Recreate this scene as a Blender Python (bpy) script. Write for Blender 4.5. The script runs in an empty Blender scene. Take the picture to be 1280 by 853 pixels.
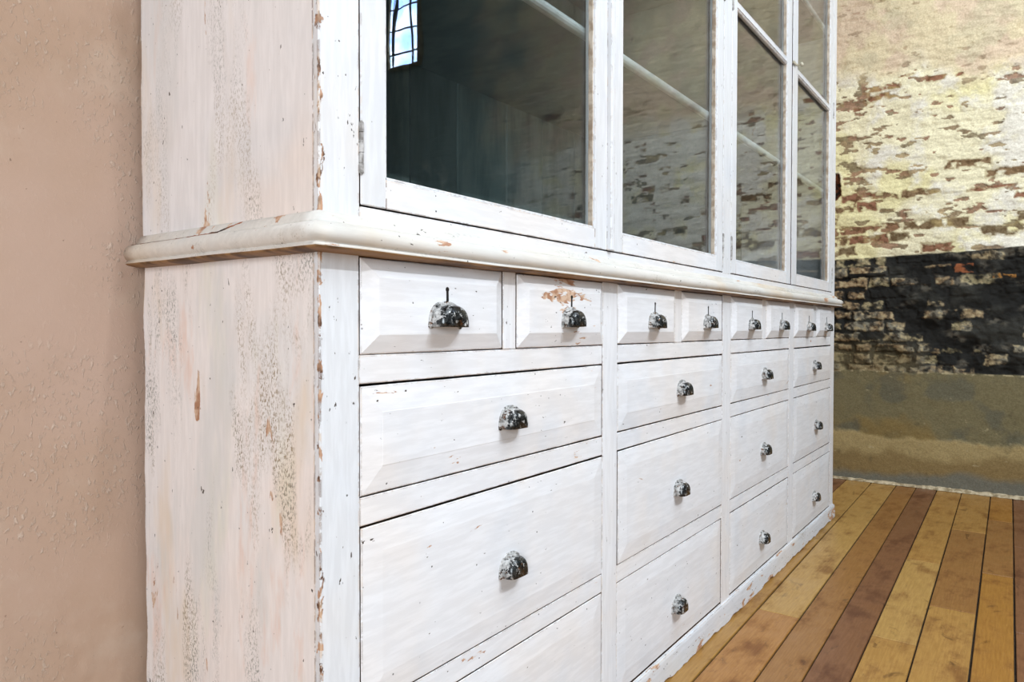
import bpy, bmesh, math, random
import numpy as np
from mathutils import Vector, Matrix

random.seed(7)
rng = np.random.default_rng(11)
scene = bpy.context.scene
COL = scene.collection

# ------------------------------------------------------------------ dimensions
CAM_H = 0.875
YF, YB = 0.72, 1.157            # cabinet front plane, back
X0, X1 = 0.582, 3.515           # cabinet ends
WALL_Y, WALL_X = 1.174, 4.48    # plaster wall behind, brick wall at the far end
ROOM_X, ROOM_Y, ROOM_Z = -3.2, -4.6, 4.3
TOP_Z = 2.86

# ------------------------------------------------------------------ mesh helpers
def link(name, bm, mats, parent=None, smooth=False):
    me = bpy.data.meshes.new(name)
    bmesh.ops.recalc_face_normals(bm, faces=bm.faces)
    bm.to_mesh(me); bm.free()
    for m in (mats if isinstance(mats, (list, tuple)) else [mats]):
        me.materials.append(m)
    if smooth:
        for p in me.polygons: p.use_smooth = True
    o = bpy.data.objects.new(name, me)
    COL.objects.link(o)
    if parent is not None: o.parent = parent
    return o

def box(bm, x0, x1, y0, y1, z0, z1, bev=0.0, seg=1, mat=0):
    r = bmesh.ops.create_cube(bm, size=1.0)
    vs = r['verts']
    for v in vs:
        v.co = Vector(((x0+x1)/2 + v.co.x*(x1-x0), (y0+y1)/2 + v.co.y*(y1-y0), (z0+z1)/2 + v.co.z*(z1-z0)))
    fs = set(f for v in vs for f in v.link_faces)
    for f in fs: f.material_index = mat
    if bev > 0:
        es = set(e for v in vs for e in v.link_edges)
        bmesh.ops.bevel(bm, geom=list(es), offset=bev, segments=seg, affect='EDGES', profile=0.5)

def quad_grid(bm, rows, close=False, mat=0):
    """rows: list of lists of points -> faces between them"""
    V = [[bm.verts.new(p) for p in r] for r in rows]
    for i in range(len(V)-1):
        n = len(V[i])
        for j in range(n if close else n-1):
            k = (j+1) % n
            try:
                f = bm.faces.new((V[i][j], V[i][k], V[i+1][k], V[i+1][j])); f.material_index = mat
            except ValueError: pass
    return V

def tube(bm, p0, p1, r, n=10, mat=0, cap=True):
    p0, p1 = Vector(p0), Vector(p1)
    d = (p1-p0).normalized()
    a = d.orthogonal().normalized(); b = d.cross(a)
    R = [[p + (a*math.cos(2*math.pi*k/n) + b*math.sin(2*math.pi*k/n))*r for k in range(n)] for p in (p0, p1)]
    V = quad_grid(bm, R, close=True, mat=mat)
    if cap:
        for ring in V:
            try: bm.faces.new(ring).material_index = mat
            except ValueError: pass

def lathe(bm, base, axis, prof, n=16, mat=0):
    base, d = Vector(base), Vector(axis).normalized()
    a = d.orthogonal().normalized(); b = d.cross(a)
    R = [[base + d*h + (a*math.cos(2*math.pi*k/n) + b*math.sin(2*math.pi*k/n))*r for k in range(n)] for h, r in prof]
    V = quad_grid(bm, R, close=True, mat=mat)
    for ring in (V[0], V[-1]):
        try: bm.faces.new(ring).material_index = mat
        except ValueError: pass

def wobble(bm, amp, scale, seed=0, only=None):
    from mathutils import noise
    for v in bm.verts:
        if only and not only(v.co): continue
        q = v.co*scale + Vector((seed*7.3, seed*3.1, seed*1.7))
        v.co += Vector(noise.noise_vector(q))*amp

# 2-D value noise for geometry and albedo layout of the brick wall
_tab = rng.random((256, 256))
def vnoise(u, v, seed=0):
    u = u + seed*17.37; v = v + seed*9.71
    iu = np.floor(u).astype(int); iv = np.floor(v).astype(int)
    fu = u-iu; fv = v-iv
    fu = fu*fu*(3-2*fu); fv = fv*fv*(3-2*fv)
    a = _tab[iu % 256, iv % 256]; b = _tab[(iu+1) % 256, iv % 256]
    c = _tab[iu % 256, (iv+1) % 256]; d = _tab[(iu+1) % 256, (iv+1) % 256]
    return (a*(1-fu)+b*fu)*(1-fv) + (c*(1-fu)+d*fu)*fv
def fbm(u, v, seed=0, o=4):
    s = 0; a = 0.5; t = 0
    for k in range(o):
        s = s + a*vnoise(u*2**k, v*2**k, seed+k*3); t += a; a *= 0.5
    return s/t
def sstep(x, a, b):
    t = np.clip((x-a)/(b-a), 0, 1); return t*t*(3-2*t)

# ------------------------------------------------------------------ material helpers
def srgb(r, g, b):
    f = lambda c: (c/255/12.92) if c/255 <= 0.04045 else ((c/255+0.055)/1.055)**2.4
    return (f(r), f(g), f(b), 1)

class Nodes:
    def __init__(s, name):
        s.m = bpy.data.materials.new(name); s.m.use_nodes = True
        s.t = s.m.node_tree; s.t.nodes.clear()
        s.out = s.t.nodes.new('ShaderNodeOutputMaterial')
    def new(s, typ, **kw):
        n = s.t.nodes.new(typ)
        for k, v in kw.items(): setattr(n, k, v)
        return n
    def put(s, sock, v):
        if hasattr(v, 'is_output'): s.t.links.new(v, sock)
        elif v is not None: sock.default_value = v
    def pos(s):
        return s.new('ShaderNodeNewGeometry').outputs['Position']
    def scale(s, vec, sc):
        n = s.new('ShaderNodeVectorMath', operation='MULTIPLY'); s.put(n.inputs[0], vec); n.inputs[1].default_value = sc
        return n.outputs[0]
    def add(s, vec, off):
        n = s.new('ShaderNodeVectorMath', operation='ADD'); s.put(n.inputs[0], vec); s.put(n.inputs[1], off)
        return n.outputs[0]
    def noise(s, vec, scale=1.0, detail=3.0, rough=0.55, dist=0.0):
        n = s.new('ShaderNodeTexNoise'); s.put(n.inputs['Vector'], vec)
        n.inputs['Scale'].default_value = scale; n.inputs['Detail'].default_value = detail
        n.inputs['Roughness'].default_value = rough; n.inputs['Distortion'].default_value = dist
        return n.outputs['Fac']
    def voro(s, vec, scale):
        n = s.new('ShaderNodeTexVoronoi'); s.put(n.inputs['Vector'], vec); n.inputs['Scale'].default_value = scale
        return n.outputs['Distance'], n.outputs['Color']
    def rng(s, v, a, b, c=0.0, d=1.0):
        n = s.new('ShaderNodeMapRange'); n.interpolation_type = 'SMOOTHSTEP'; s.put(n.inputs[0], v)
        for k, x in zip((1, 2, 3, 4), (a, b, c, d)): n.inputs[k].default_value = x
        return n.outputs[0]
    def math(s, op, a, b=None):
        n = s.new('ShaderNodeMath', operation=op); s.put(n.inputs[0], a)
        if b is not None: s.put(n.inputs[1], b)
        return n.outputs[0]
    def mix(s, f, a, b, mode='MIX'):
        n = s.new('ShaderNodeMix', data_type='RGBA', blend_type=mode)
        s.put(n.inputs[0], f); s.put(n.inputs[6], a); s.put(n.inputs[7], b)
        return n.outputs[2]
    def sep(s, vec):
        n = s.new('ShaderNodeSeparateXYZ'); s.put(n.inputs[0], vec); return n.outputs
    def bump(s, h, strength=0.3, dist=0.002):
        n = s.new('ShaderNodeBump'); s.put(n.inputs['Height'], h)
        n.inputs['Strength'].default_value = strength; n.inputs['Distance'].default_value = dist
        return n.outputs[0]
    def attr(s, name):
        return s.new('ShaderNodeAttribute', attribute_name=name).outputs['Color']
    def edge(s, radius):
        g = s.new('ShaderNodeNewGeometry').outputs['Normal']
        b = s.new('ShaderNodeBevel'); b.samples = 4; b.inputs['Radius'].default_value = radius
        d = s.new('ShaderNodeVectorMath', operation='DOT_PRODUCT')
        s.put(d.inputs[0], g); s.put(d.inputs[1], b.outputs[0])
        return s.rng(d.outputs['Value'], 0.985, 0.85)
    def finish(s, color, rough=0.5, normal=None, metal=0.0, spec=0.4):
        p = s.new('ShaderNodeBsdfPrincipled')
        s.put(p.inputs['Base Color'], color); s.put(p.inputs['Roughness'], rough)
        s.put(p.inputs['Metallic'], metal); s.put(p.inputs['Specular IOR Level'], spec)
        if normal is not None: s.put(p.inputs['Normal'], normal)
        s.t.links.new(p.outputs[0], s.out.inputs[0])
        return s.m

def painted(name, axis='z', base=(226, 227, 230), warm=(228, 220, 213), cool=(212, 216, 222), speck=0.0,
            chips=0.0, worm=0.3, edges=0.5, warm_amt=0.5, seed=0.0, wood=(168, 124, 96), patch=0.0, edge_r=0.0035, focus=None, split=False, corner=False):
    """whitewashed old wood; axis is the way the brush and the grain ran"""
    n = Nodes(name)
    P = n.add(n.pos(), (seed, seed*0.7, seed*1.3))
    k = {'x': (1, 8, 8), 'y': (8, 1, 8), 'z': (8, 8, 1)}[axis]
    long3 = {'x': (0.25, 1, 1), 'y': (1, 0.25, 1), 'z': (1, 1, 0.25)}[axis]
    big = n.noise(P, 3.2, 3)
    big2 = n.noise(n.add(P, (3.1, 1.7, 5.2)), 5.0, 4)
    streak = n.noise(n.scale(P, k), 14, 5, 0.6)
    c = n.mix(n.rng(big, 0.46, 0.68, 0, warm_amt), srgb(*base), srgb(*warm))
    c = n.mix(n.rng(big2, 0.5, 0.72, 0, 0.6), c, srgb(*cool))
    c = n.mix(n.rng(streak, 0.38, 0.66, 0.40, 0.0), c, n.mix(1.0, c, srgb(232, 231, 230), 'MULTIPLY'))
    h = n.math('MULTIPLY', streak, 0.35)
    if patch:
        pa = n.rng(n.noise(n.scale(n.add(P, (9, 2, 4)), long3), 9, 4), 0.56, 0.70, 0, patch)
        c = n.mix(pa, c, srgb(222, 204, 182))
        pb = n.rng(n.noise(n.scale(n.add(P, (1, 8, 2)), long3), 8, 4), 0.58, 0.72, 0, patch)
        c = n.mix(pb, c, srgb(222, 220, 202))
        pc = n.rng(n.noise(n.scale(n.add(P, (7, 3, 6)), long3), 10, 5, 0.65), 0.57, 0.68, 0, patch)
        c = n.mix(pc, c, srgb(226, 196, 180))
    if speck:
        zone = n.rng(n.noise(n.scale(n.add(P, (5, 5, 1)), long3), 13, 4, 0.6), 0.52, 0.66)
        fine = n.rng(n.noise(n.scale(P, {'x': (0.5, 1, 1), 'y': (1, 0.5, 1), 'z': (1, 1, 0.5)}[axis]), 330, 4, 0.7), 0.50, 0.58)
        sm = n.math('MULTIPLY', n.math('MULTIPLY', zone, fine), speck)
        c = n.mix(sm, c, n.mix(n.rng(big2, 0.4, 0.6), srgb(122, 122, 112), srgb(150, 132, 104)))
        wide = n.rng(n.noise(n.scale(n.add(P, (2, 9, 3)), long3), 7, 5, 0.65), 0.52, 0.66, 0, 0.6*speck)
        c = n.mix(wide, c, srgb(204, 205, 203))
        h = n.math('SUBTRACT', h, n.math('MULTIPLY', sm, 0.5))
    if chips:
        cn = n.noise(n.scale(P, long3), 30, 6, 0.62, 0.4)
        lo = n.noise(n.add(P, (4, 4, 4)), 7, 2)
        if focus:
            dv = n.new('ShaderNodeVectorMath', operation='DISTANCE'); n.put(dv.inputs[0], n.pos()); dv.inputs[1].default_value = focus[:3]
            lo = n.math('ADD', n.math('MULTIPLY', lo, 0.5), n.rng(dv.outputs['Value'], 0.0, focus[3], 0.42, 0.06))
        cm = n.rng(n.math('ADD', cn, n.math('MULTIPLY', lo, 0.5)), 0.99-0.16*chips, 1.005-0.16*chips)
        c = n.mix(cm, c, n.mix(n.rng(n.noise(P, 60, 3), 0.40, 0.6), srgb(*wood), srgb(206, 178, 154)))
        h = n.math('SUBTRACT', h, cm)
    if worm:
        d, vc = n.voro(P, 75)
        hole = n.math('MULTIPLY', n.rng(d, 0.13, 0.09), n.rng(n.sep(vc)[0], 0.975-0.1*worm, 0.98-0.1*worm))
        hole = n.math('MULTIPLY', hole, n.rng(n.noise(P, 6, 2), 0.45, 0.58))
        c = n.mix(hole, c, srgb(38, 32, 28))
        nick = n.rng(n.noise(n.scale(P, {'x': (0.5, 1, 1), 'y': (1, 0.5, 1), 'z': (1, 1, 0.5)}[axis]), 130, 3, 0.6), 0.735-0.03*worm, 0.755-0.03*worm)
        c = n.mix(nick, c, srgb(72, 62, 54))
        h = n.math('SUBTRACT', h, n.math('ADD', hole, nick))
    if corner:        # the near arris is knocked about
        S = n.sep(n.pos())
        dd = n.math('MAXIMUM', n.math('ABSOLUTE', n.math('SUBTRACT', S[0], X0)), n.math('ABSOLUTE', n.math('SUBTRACT', S[1], YF)))
        near = n.rng(dd, 0.016, 0.0, 0.0, 0.26)
        ck = n.rng(n.math('ADD', n.noise(n.scale(P, (1, 1, 0.45)), 62, 6, 0.68, 0.3), near), 0.765, 0.785)
        c = n.mix(ck, c, n.mix(n.rng(n.noise(P, 40, 4), 0.42, 0.58), srgb(92, 62, 42), srgb(186, 146, 118)))
        h = n.math('SUBTRACT', h, ck)
    if split:         # the long split along the top of the moulding on the near end
        S = n.sep(n.pos()); cv = n.new('ShaderNodeFloatCurve'); mp_ = cv.mapping.curves[0]
        pts = SPLIT
        while len(mp_.points) < len(pts): mp_.points.new(0.5, 0.5)
        for q, (yy, zz) in zip(mp_.points, pts): q.location = ((yy-0.8)/0.4, (zz-0.98)/0.06); q.handle_type = 'VECTOR'
        cv.mapping.update()
        n.put(cv.inputs['Value'], n.math('DIVIDE', n.math('SUBTRACT', S[1], 0.8), 0.4))
        zl = n.math('ADD', n.math('MULTIPLY', cv.outputs[0], 0.06), 0.98)
        dz = n.math('ABSOLUTE', n.math('ADD', n.math('SUBTRACT', S[2], zl), n.math('MULTIPLY', n.math('SUBTRACT', n.noise(P, 90, 3), 0.5), 0.004)))
        sm = n.math('MULTIPLY', n.rng(dz, 0.0016, 0.0009), n.math('MULTIPLY', n.math('LESS_THAN', S[0], X0+0.002), n.math('GREATER_THAN', S[1], 0.876)))
        c = n.mix(sm, c, n.mix(n.rng(n.noise(P, 18, 3), 0.4, 0.6), srgb(40, 30, 22), srgb(150, 84, 44)))
        h = n.math('SUBTRACT', h, n.math('MULTIPLY', sm, 3.0))
    if edges:
        em = n.math('MULTIPLY', n.edge(edge_r), n.rng(n.noise(P, 70, 5, 0.65), 0.56-0.12*edges, 0.62-0.12*edges))
        c = n.mix(em, c, n.mix(n.rng(n.noise(P, 25, 3), 0.42, 0.6), srgb(96, 62, 38), srgb(205, 178, 150)))
    return n.finish(c, n.rng(big2, 0.3, 0.7, 0.42, 0.62), n.bump(h, 0.35, 0.0015), 0, 0.35)

SPLIT = [(0.80, 1.035), (0.879, 1.0195), (0.924, 1.0090), (1.006, 1.0065), (1.07, 1.0060), (1.149, 1.0052), (1.20, 1.005)]
M = {}
M['front'] = painted('whitewash_horizontal', 'x', worm=0.6, edges=1.05, chips=0.05)
M['upright'] = painted('whitewash_upright', 'z', worm=0.7, edges=1.0)
M['corner'] = painted('whitewash_corner', 'z', base=(218, 220, 223), warm=(224, 214, 204), worm=1.2, edges=1.0, edge_r=0.006, seed=8.0, corner=True)
M['chipped'] = painted('whitewash_chipped', 'x', chips=1.15, worm=1.6, edges=1.0, seed=3.0, focus=(1.165, 0.72, 0.937, 0.14))
M['side'] = painted('whitewash_side', 'z', base=(236, 230, 227), warm=(238, 224, 215), cool=(222, 222, 222), speck=0.9, chips=0.18,
                    worm=0.9, edges=1.2, warm_amt=0.6, patch=0.7, seed=1.4, corner=True)
M['side_upper'] = painted('whitewash_side_upper', 'z', base=(230, 226, 225), warm=(230, 216, 206), cool=(214, 213, 214), speck=0.5, chips=0.22,
                    worm=1.0, edges=1.2, warm_amt=0.6, patch=0.4, seed=5.1, corner=True)
M['mould'] = painted('whitewash_moulding', 'x', base=(212, 208, 201), warm=(204, 188, 166), cool=(192, 191, 187), chips=0.5, worm=1.1, edges=0.5,
                     warm_amt=0.8, speck=0.6, seed=2.2, split=True)
M['plinth'] = painted('whitewash_plinth', 'x', base=(214, 217, 222), chips=0.7, worm=1.6, edges=1.25, speck=0.9, seed=6.0)
M['door'] = painted('whitewash_door', 'z', base=(217, 219, 222), warm=(216, 210, 204), cool=(204, 208, 214), worm=0.15, edges=0.5, warm_amt=0.3, seed=4.0)

def simple(name, c1, c2, scale=12, stretch=(1, 1, 1), rough=0.6, bump=0.2, dist=0.001, metal=0.0, spec=0.35, lo=0.35, hi=0.65):
    n = Nodes(name)
    f = n.noise(n.scale(n.pos(), stretch), scale, 5, 0.6)
    return n.finish(n.mix(n.rng(f, lo, hi), srgb(*c1), srgb(*c2)), rough, n.bump(f, bump, dist), metal, spec)
M['lip'] = simple('bare_worn_wood', (84, 58, 34), (150, 116, 78), 22, (0.3, 1, 1), lo=0.4, hi=0.6)
M['putty'] = simple('old_glazing_putty', (150, 132, 112), (196, 184, 168), 40)
M['inside'] = simple('interior_paint', (54, 72, 76), (78, 96, 98), 6, (2, 1, 0.4), rough=0.55)
M['shelf'] = simple('shelf_paint', (150, 158, 158), (200, 206, 206), 18, (0.4, 1, 1), rough=0.55)
M['dark_inside'] = simple('darkened_raw_wood', (34, 25, 18), (66, 46, 30), 10, (0.3, 1, 1))  # raw wood toned near-black, deepening the shade in the gaps
M['hole'] = simple('keyhole_iron', (18, 16, 15), (42, 36, 32), 60, rough=0.5)
M['hinge'] = simple('painted_hinge_steel', (120, 116, 112), (190, 188, 186), 90, rough=0.45)
M['latch'] = simple('latch_ivory', (150, 142, 122), (196, 190, 170), 60, rough=0.35)

def pull_material():
    n = Nodes('chipped_painted_iron')
    oc = n.new('ShaderNodeTexCoord').outputs['Object']
    rnd = n.new('ShaderNodeObjectInfo').outputs['Random']
    off = n.new('ShaderNodeCombineXYZ')
    for i in range(3): n.put(off.inputs[i], n.math('MULTIPLY', rnd, 3.0+i*2.3))
    P = n.add(oc, off.outputs[0])
    out = n.math('MULTIPLY', n.sep(oc)[1], -1.0)                 # distance from the drawer front: paint gives way to bare iron at the nose
    nose_bias = n.rng(out, 0.010, 0.020, 0.05, -0.09)
    f = n.math('ADD', n.noise(P, 120, 8, 0.70), nose_bias)
    paint = n.rng(f, 0.455, 0.53)
    rust = n.rng(n.math('ADD', n.noise(n.add(P, (1, 2, 3)), 60, 5, 0.65), n.rng(out, 0.006, 0.018, 0.05, -0.08)), 0.52, 0.60)
    iron = n.mix(n.rng(n.noise(P, 170, 5, 0.7), 0.35, 0.65), srgb(16, 17, 18), srgb(74, 76, 76))
    c = n.mix(rust, iron, n.mix(n.noise(P, 190, 4), srgb(66, 42, 28), srgb(140, 100, 70)))
    c = n.mix(paint, c, n.mix(n.rng(n.noise(P, 90, 5, 0.65), 0.35, 0.62), srgb(112, 112, 110), srgb(196, 195, 193)))
    return n.finish(c, n.rng(paint, 0, 1, 0.22, 0.40), n.bump(n.math('ADD', paint, n.noise(P, 200, 3)), 0.4, 0.0006),
                    n.math('MULTIPLY', n.math('SUBTRACT', 1.0, paint), 0.6), 0.5)
M['pull'] = pull_material()

def glass_material():
    n = Nodes('old_window_glass')
    P = n.pos()
    b = n.bump(n.noise(n.scale(P, (1, 1, 0.45)), 9, 2), 0.10, 0.004)
    tr = n.new('ShaderNodeBsdfTransparent'); tr.inputs[0].default_value = (0.90, 0.925, 0.925, 1)
    gl = n.new('ShaderNodeBsdfGlossy'); gl.inputs['Roughness'].default_value = 0.0
    n.put(gl.inputs['Normal'], b)
    fr = n.new('ShaderNodeFresnel'); bf = n.new('ShaderNodeNewGeometry').outputs['Backfacing']; n.put(fr.inputs['IOR'], n.rng(bf, 0, 1, 1.52, 1/1.52))
    mx = n.new('ShaderNodeMixShader')
    n.put(mx.inputs[0], fr.outputs[0]); n.put(mx.inputs[1], tr.outputs[0]); n.put(mx.inputs[2], gl.outputs[0])
    n.t.links.new(mx.outputs[0], n.out.inputs[0])
    return n.m
M['glass'] = glass_material()

def plaster_material():
    n = Nodes('pink_beige_plaster')
    P = n.pos()
    big = n.noise(P, 1.6, 4); mid = n.noise(n.add(P, (3, 3, 3)), 7, 5, 0.6); fine = n.noise(P, 90, 5, 0.65)
    c = n.mix(n.rng(big, 0.40, 0.62), srgb(184, 158, 141), srgb(176, 149, 128))
    c = n.mix(n.rng(mid, 0.52, 0.72, 0, 0.45), c, srgb(190, 170, 152))
    c = n.mix(n.rng(n.noise(n.add(P, (6, 1, 8)), 4, 4), 0.55, 0.7, 0, 0.5), c, srgb(166, 139, 117))
    zone = n.rng(n.noise(n.add(P, (2, 7, 1)), 4.5, 4), 0.46, 0.62)
    fl = n.rng(n.noise(n.scale(n.add(P, (5, 0, 2)), (1, 1, 0.55)), 165, 4, 0.6, 0.4), 0.54, 0.70)
    fl = n.math('MULTIPLY', fl, n.rng(zone, 0, 1, 0.12, 1.0))
    c = n.mix(n.math('MULTIPLY', fl, 0.5), c, srgb(208, 190, 174))
    pit = n.rng(n.noise(P, 85, 3, 0.55), 0.735, 0.77)
    c = n.mix(n.math('MULTIPLY', pit, 0.5), c, srgb(96, 76, 60))
    h = n.math('ADD', n.math('ADD', n.math('MULTIPLY', fl, 1.2), n.math('MULTIPLY', fine, 0.5)), n.math('MULTIPLY', mid, 0.5))
    h = n.math('SUBTRACT', h, n.math('MULTIPLY', pit, 0.8))
    return n.finish(c, 0.85, n.bump(h, 0.55, 0.0021), 0, 0.15)
M['plaster'] = plaster_material()

def brick_material():
    n = Nodes('peeling_paint_over_brick')
    P = n.pos()
    c = n.attr('albedo')
    f = n.noise(P, 120, 5, 0.65); g = n.noise(P, 26, 5, 0.6)
    c = n.mix(n.rng(f, 0.35, 0.68, 0.35, 0.0), c, n.mix(1.0, c, srgb(170, 160, 150), 'MULTIPLY'))
    c = n.mix(n.rng(g, 0.58, 0.72, 0.0, 0.30), c, n.mix(1.0, c, srgb(200, 184, 160), 'MULTIPLY'))
    return n.finish(c, 0.8, n.bump(n.math('ADD', f, n.math('MULTIPLY', g, 1.5)), 0.5, 0.004), 0, 0.2)
M['brick'] = brick_material()

def board_material():
    n = Nodes('old_floor_boards')
    P = n.pos()
    c = n.attr('albedo')
    grain = n.noise(n.scale(P, (1.2, 16, 1)), 12, 5, 0.6)
    blot = n.noise(n.scale(P, (1, 1.8, 1)), 6, 5, 0.62)
    fleck = n.rng(n.noise(n.scale(P, (0.6, 1.6, 1)), 30, 5, 0.6), 0.62, 0.74)
    c = n.mix(n.rng(grain, 0.35, 0.7, 0.45, 0.0), c, n.mix(1.0, c, srgb(198, 178, 150), 'MULTIPLY'))
    c = n.mix(n.rng(blot, 0.48, 0.72, 0, 0.75), c, n.mix(1.0, c, srgb(170, 140, 110), 'MULTIPLY'))
    c = n.mix(n.rng(n.noise(n.scale(n.add(P, (4, 2, 0)), (0.8, 1.6, 1)), 11, 5, 0.65, 0.6), 0.60, 0.72, 0, 0.65), c, n.mix(1.0, c, srgb(120, 96, 72), 'MULTIPLY'))
    c = n.mix(n.math('MULTIPLY', fleck, 0.4), c, srgb(84, 58, 34))
    scr = n.rng(n.noise(n.scale(P, (1, 9, 1)), 34, 2), 0.70, 0.76, 0, 0.3)
    c = n.mix(scr, c, srgb(214, 184, 140))
    return n.finish(c, n.rng(blot, 0.3, 0.7, 0.30, 0.52), n.bump(grain, 0.18, 0.001), 0, 0.4)
M['boards'] = board_material()
M['gap'] = simple('dirt_between_boards', (30, 24, 18), (52, 42, 32), 40, rough=0.9)
M['mortar'] = simple('crumbling_mortar', (128, 112, 84), (190, 176, 148), 34, rough=0.9, bump=0.6, dist=0.004)
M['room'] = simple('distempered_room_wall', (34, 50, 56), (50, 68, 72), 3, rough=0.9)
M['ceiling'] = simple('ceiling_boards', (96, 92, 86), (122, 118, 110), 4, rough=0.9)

# ------------------------------------------------------------------ the setting
def structure(o):
    o['kind'] = 'structure'; return o

# floor: boards laid along the room, each a bevelled board in the one floor mesh
bm = bmesh.new()
alb = bm.loops.layers.float_color.new('albedo')
SL = 0.0163
rows = [(-4.4, None)]
edges = [0.012, 0.1075, 0.2345, 0.3485, 0.446, 0.5435, 0.6685, 0.80, 0.92, 1.03, 1.15]
lo = [0.012]
while lo[-1] > ROOM_Y - 0.1: lo.append(lo[-1] - random.choice((0.095, 0.105, 0.115, 0.125)))
ys = sorted(lo[1:]) + edges + [1.27]
TONES = dict(straw=(176, 140, 80), honey=(168, 128, 68), brown=(148, 106, 58), orange=(170, 122, 66), red=(128, 88, 58), amber=(160, 114, 50))
plan = {0.5435: [(-3.3, 'orange'), (2.2375, 'straw'), (4.6, None)], 0.446: [(-3.3, 'brown'), (0.9, 'brown'), (4.6, None)],
        0.3485: [(-3.3, 'red'), (4.6, None)], 0.2345: [(-3.3, 'honey'), (2.233, 'straw'), (3.06, 'honey'), (4.6, None)],
        0.1075: [(-3.3, 'honey'), (2.587, 'brown'), (3.628, 'honey'), (4.6, None)],
        0.012: [(-3.3, 'amber'), (3.04, 'brown'), (3.9, 'amber'), (4.6, None)], 0.6685: [(-3.3, 'honey'), (3.088, 'straw'), (4.6, None)]}
def board(xa, xb, ya, yb, col):
    g = random.uniform(0.0016, 0.0030); dz = random.uniform(-0.0012, 0.0)
    r = bmesh.ops.create_cube(bm, size=1.0); vs = r['verts']
    for v in vs:
        x = (xa+g*0.7 if v.co.x < 0 else xb-g*0.7); y = (ya+g if v.co.y < 0 else yb-g)
        v.co = Vector((x, y + SL*(x-2.0), -0.02 if v.co.z < 0 else dz))
    top = [e for v in vs for e in v.link_edges if all(w.co.z > -0.005 for w in e.verts)]
    rb = bmesh.ops.bevel(bm, geom=list(set(top)), offset=0.0016, segments=1, affect='EDGES')
    fs = set(rb['faces']) | set(f for v in vs if v.is_valid for f in v.link_faces)
    for f in list(fs):
        for f2 in set(g2 for v in f.verts for g2 in v.link_faces): fs.add(f2)
    for f in fs:
        for l in f.loops: l[alb] = col
for a, b in zip(ys[:-1], ys[1:]):
    if a in plan: seg = plan[a]
    else:
        xs = [-3.3]
        while xs[-1] < 3.6: xs.append(xs[-1] + random.uniform(0.9, 2.6))
        xs[-1] = 4.6
        red = random.random() < 0.22 or abs(a - max(lo[1:])) < 1e-6
        seg = [(x, 'red' if red else random.choice(('straw', 'honey', 'brown', 'orange', 'amber'))) for x in xs[:-1]] + [(4.6, None)]
    for (xa, t), (xb, _) in zip(seg[:-1], seg[1:]):
        k = random.uniform(0.94, 1.05)
        c = srgb(*TONES[t]); board(xa, xb, a, b, (c[0]*k, c[1]*k, c[2]*k, 1))
for f in bm.faces: f.material_index = 0
r = bmesh.ops.create_grid(bm, x_segments=1, y_segments=1, size=1)
for v in r['verts']:
    v.co = Vector((0.68 + v.co.x*4.0, -1.7 + v.co.y*3.0, -0.008))
for f in set(f for v in r['verts'] for f in v.link_faces): f.material_index = 1
structure(link('floor', bm, [M['boards'], M['gap']]))

# plaster wall behind the cupboard: a gently uneven sheet
bm = bmesh.new()
xs = np.concatenate([np.linspace(ROOM_X, 0.1, 12), np.linspace(0.14, 0.75, 110), np.linspace(0.85, WALL_X+0.1, 18)])
zs = np.concatenate([np.linspace(-0.03, 0.12, 4), np.linspace(0.14, 1.55, 230), np.linspace(1.7, ROOM_Z+0.05, 14)])
XX, ZZ = np.meshgrid(xs, zs)
D = (fbm(XX*6, ZZ*6, 1)-0.5)*0.005 + (fbm(XX*60, ZZ*45, 5)-0.5)*0.005*sstep(fbm(XX*5, ZZ*5, 9), 0.45, 0.65)
V = [[bm.verts.new((XX[i, j], WALL_Y + D[i, j], ZZ[i, j])) for j in range(len(xs))] for i in range(len(zs))]
for i in range(len(zs)-1):
    for j in range(len(xs)-1):
        bm.faces.new((V[i][j], V[i][j+1], V[i+1][j+1], V[i+1][j]))
structure(link('wall_back', bm, M['plaster'], smooth=True))

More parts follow.
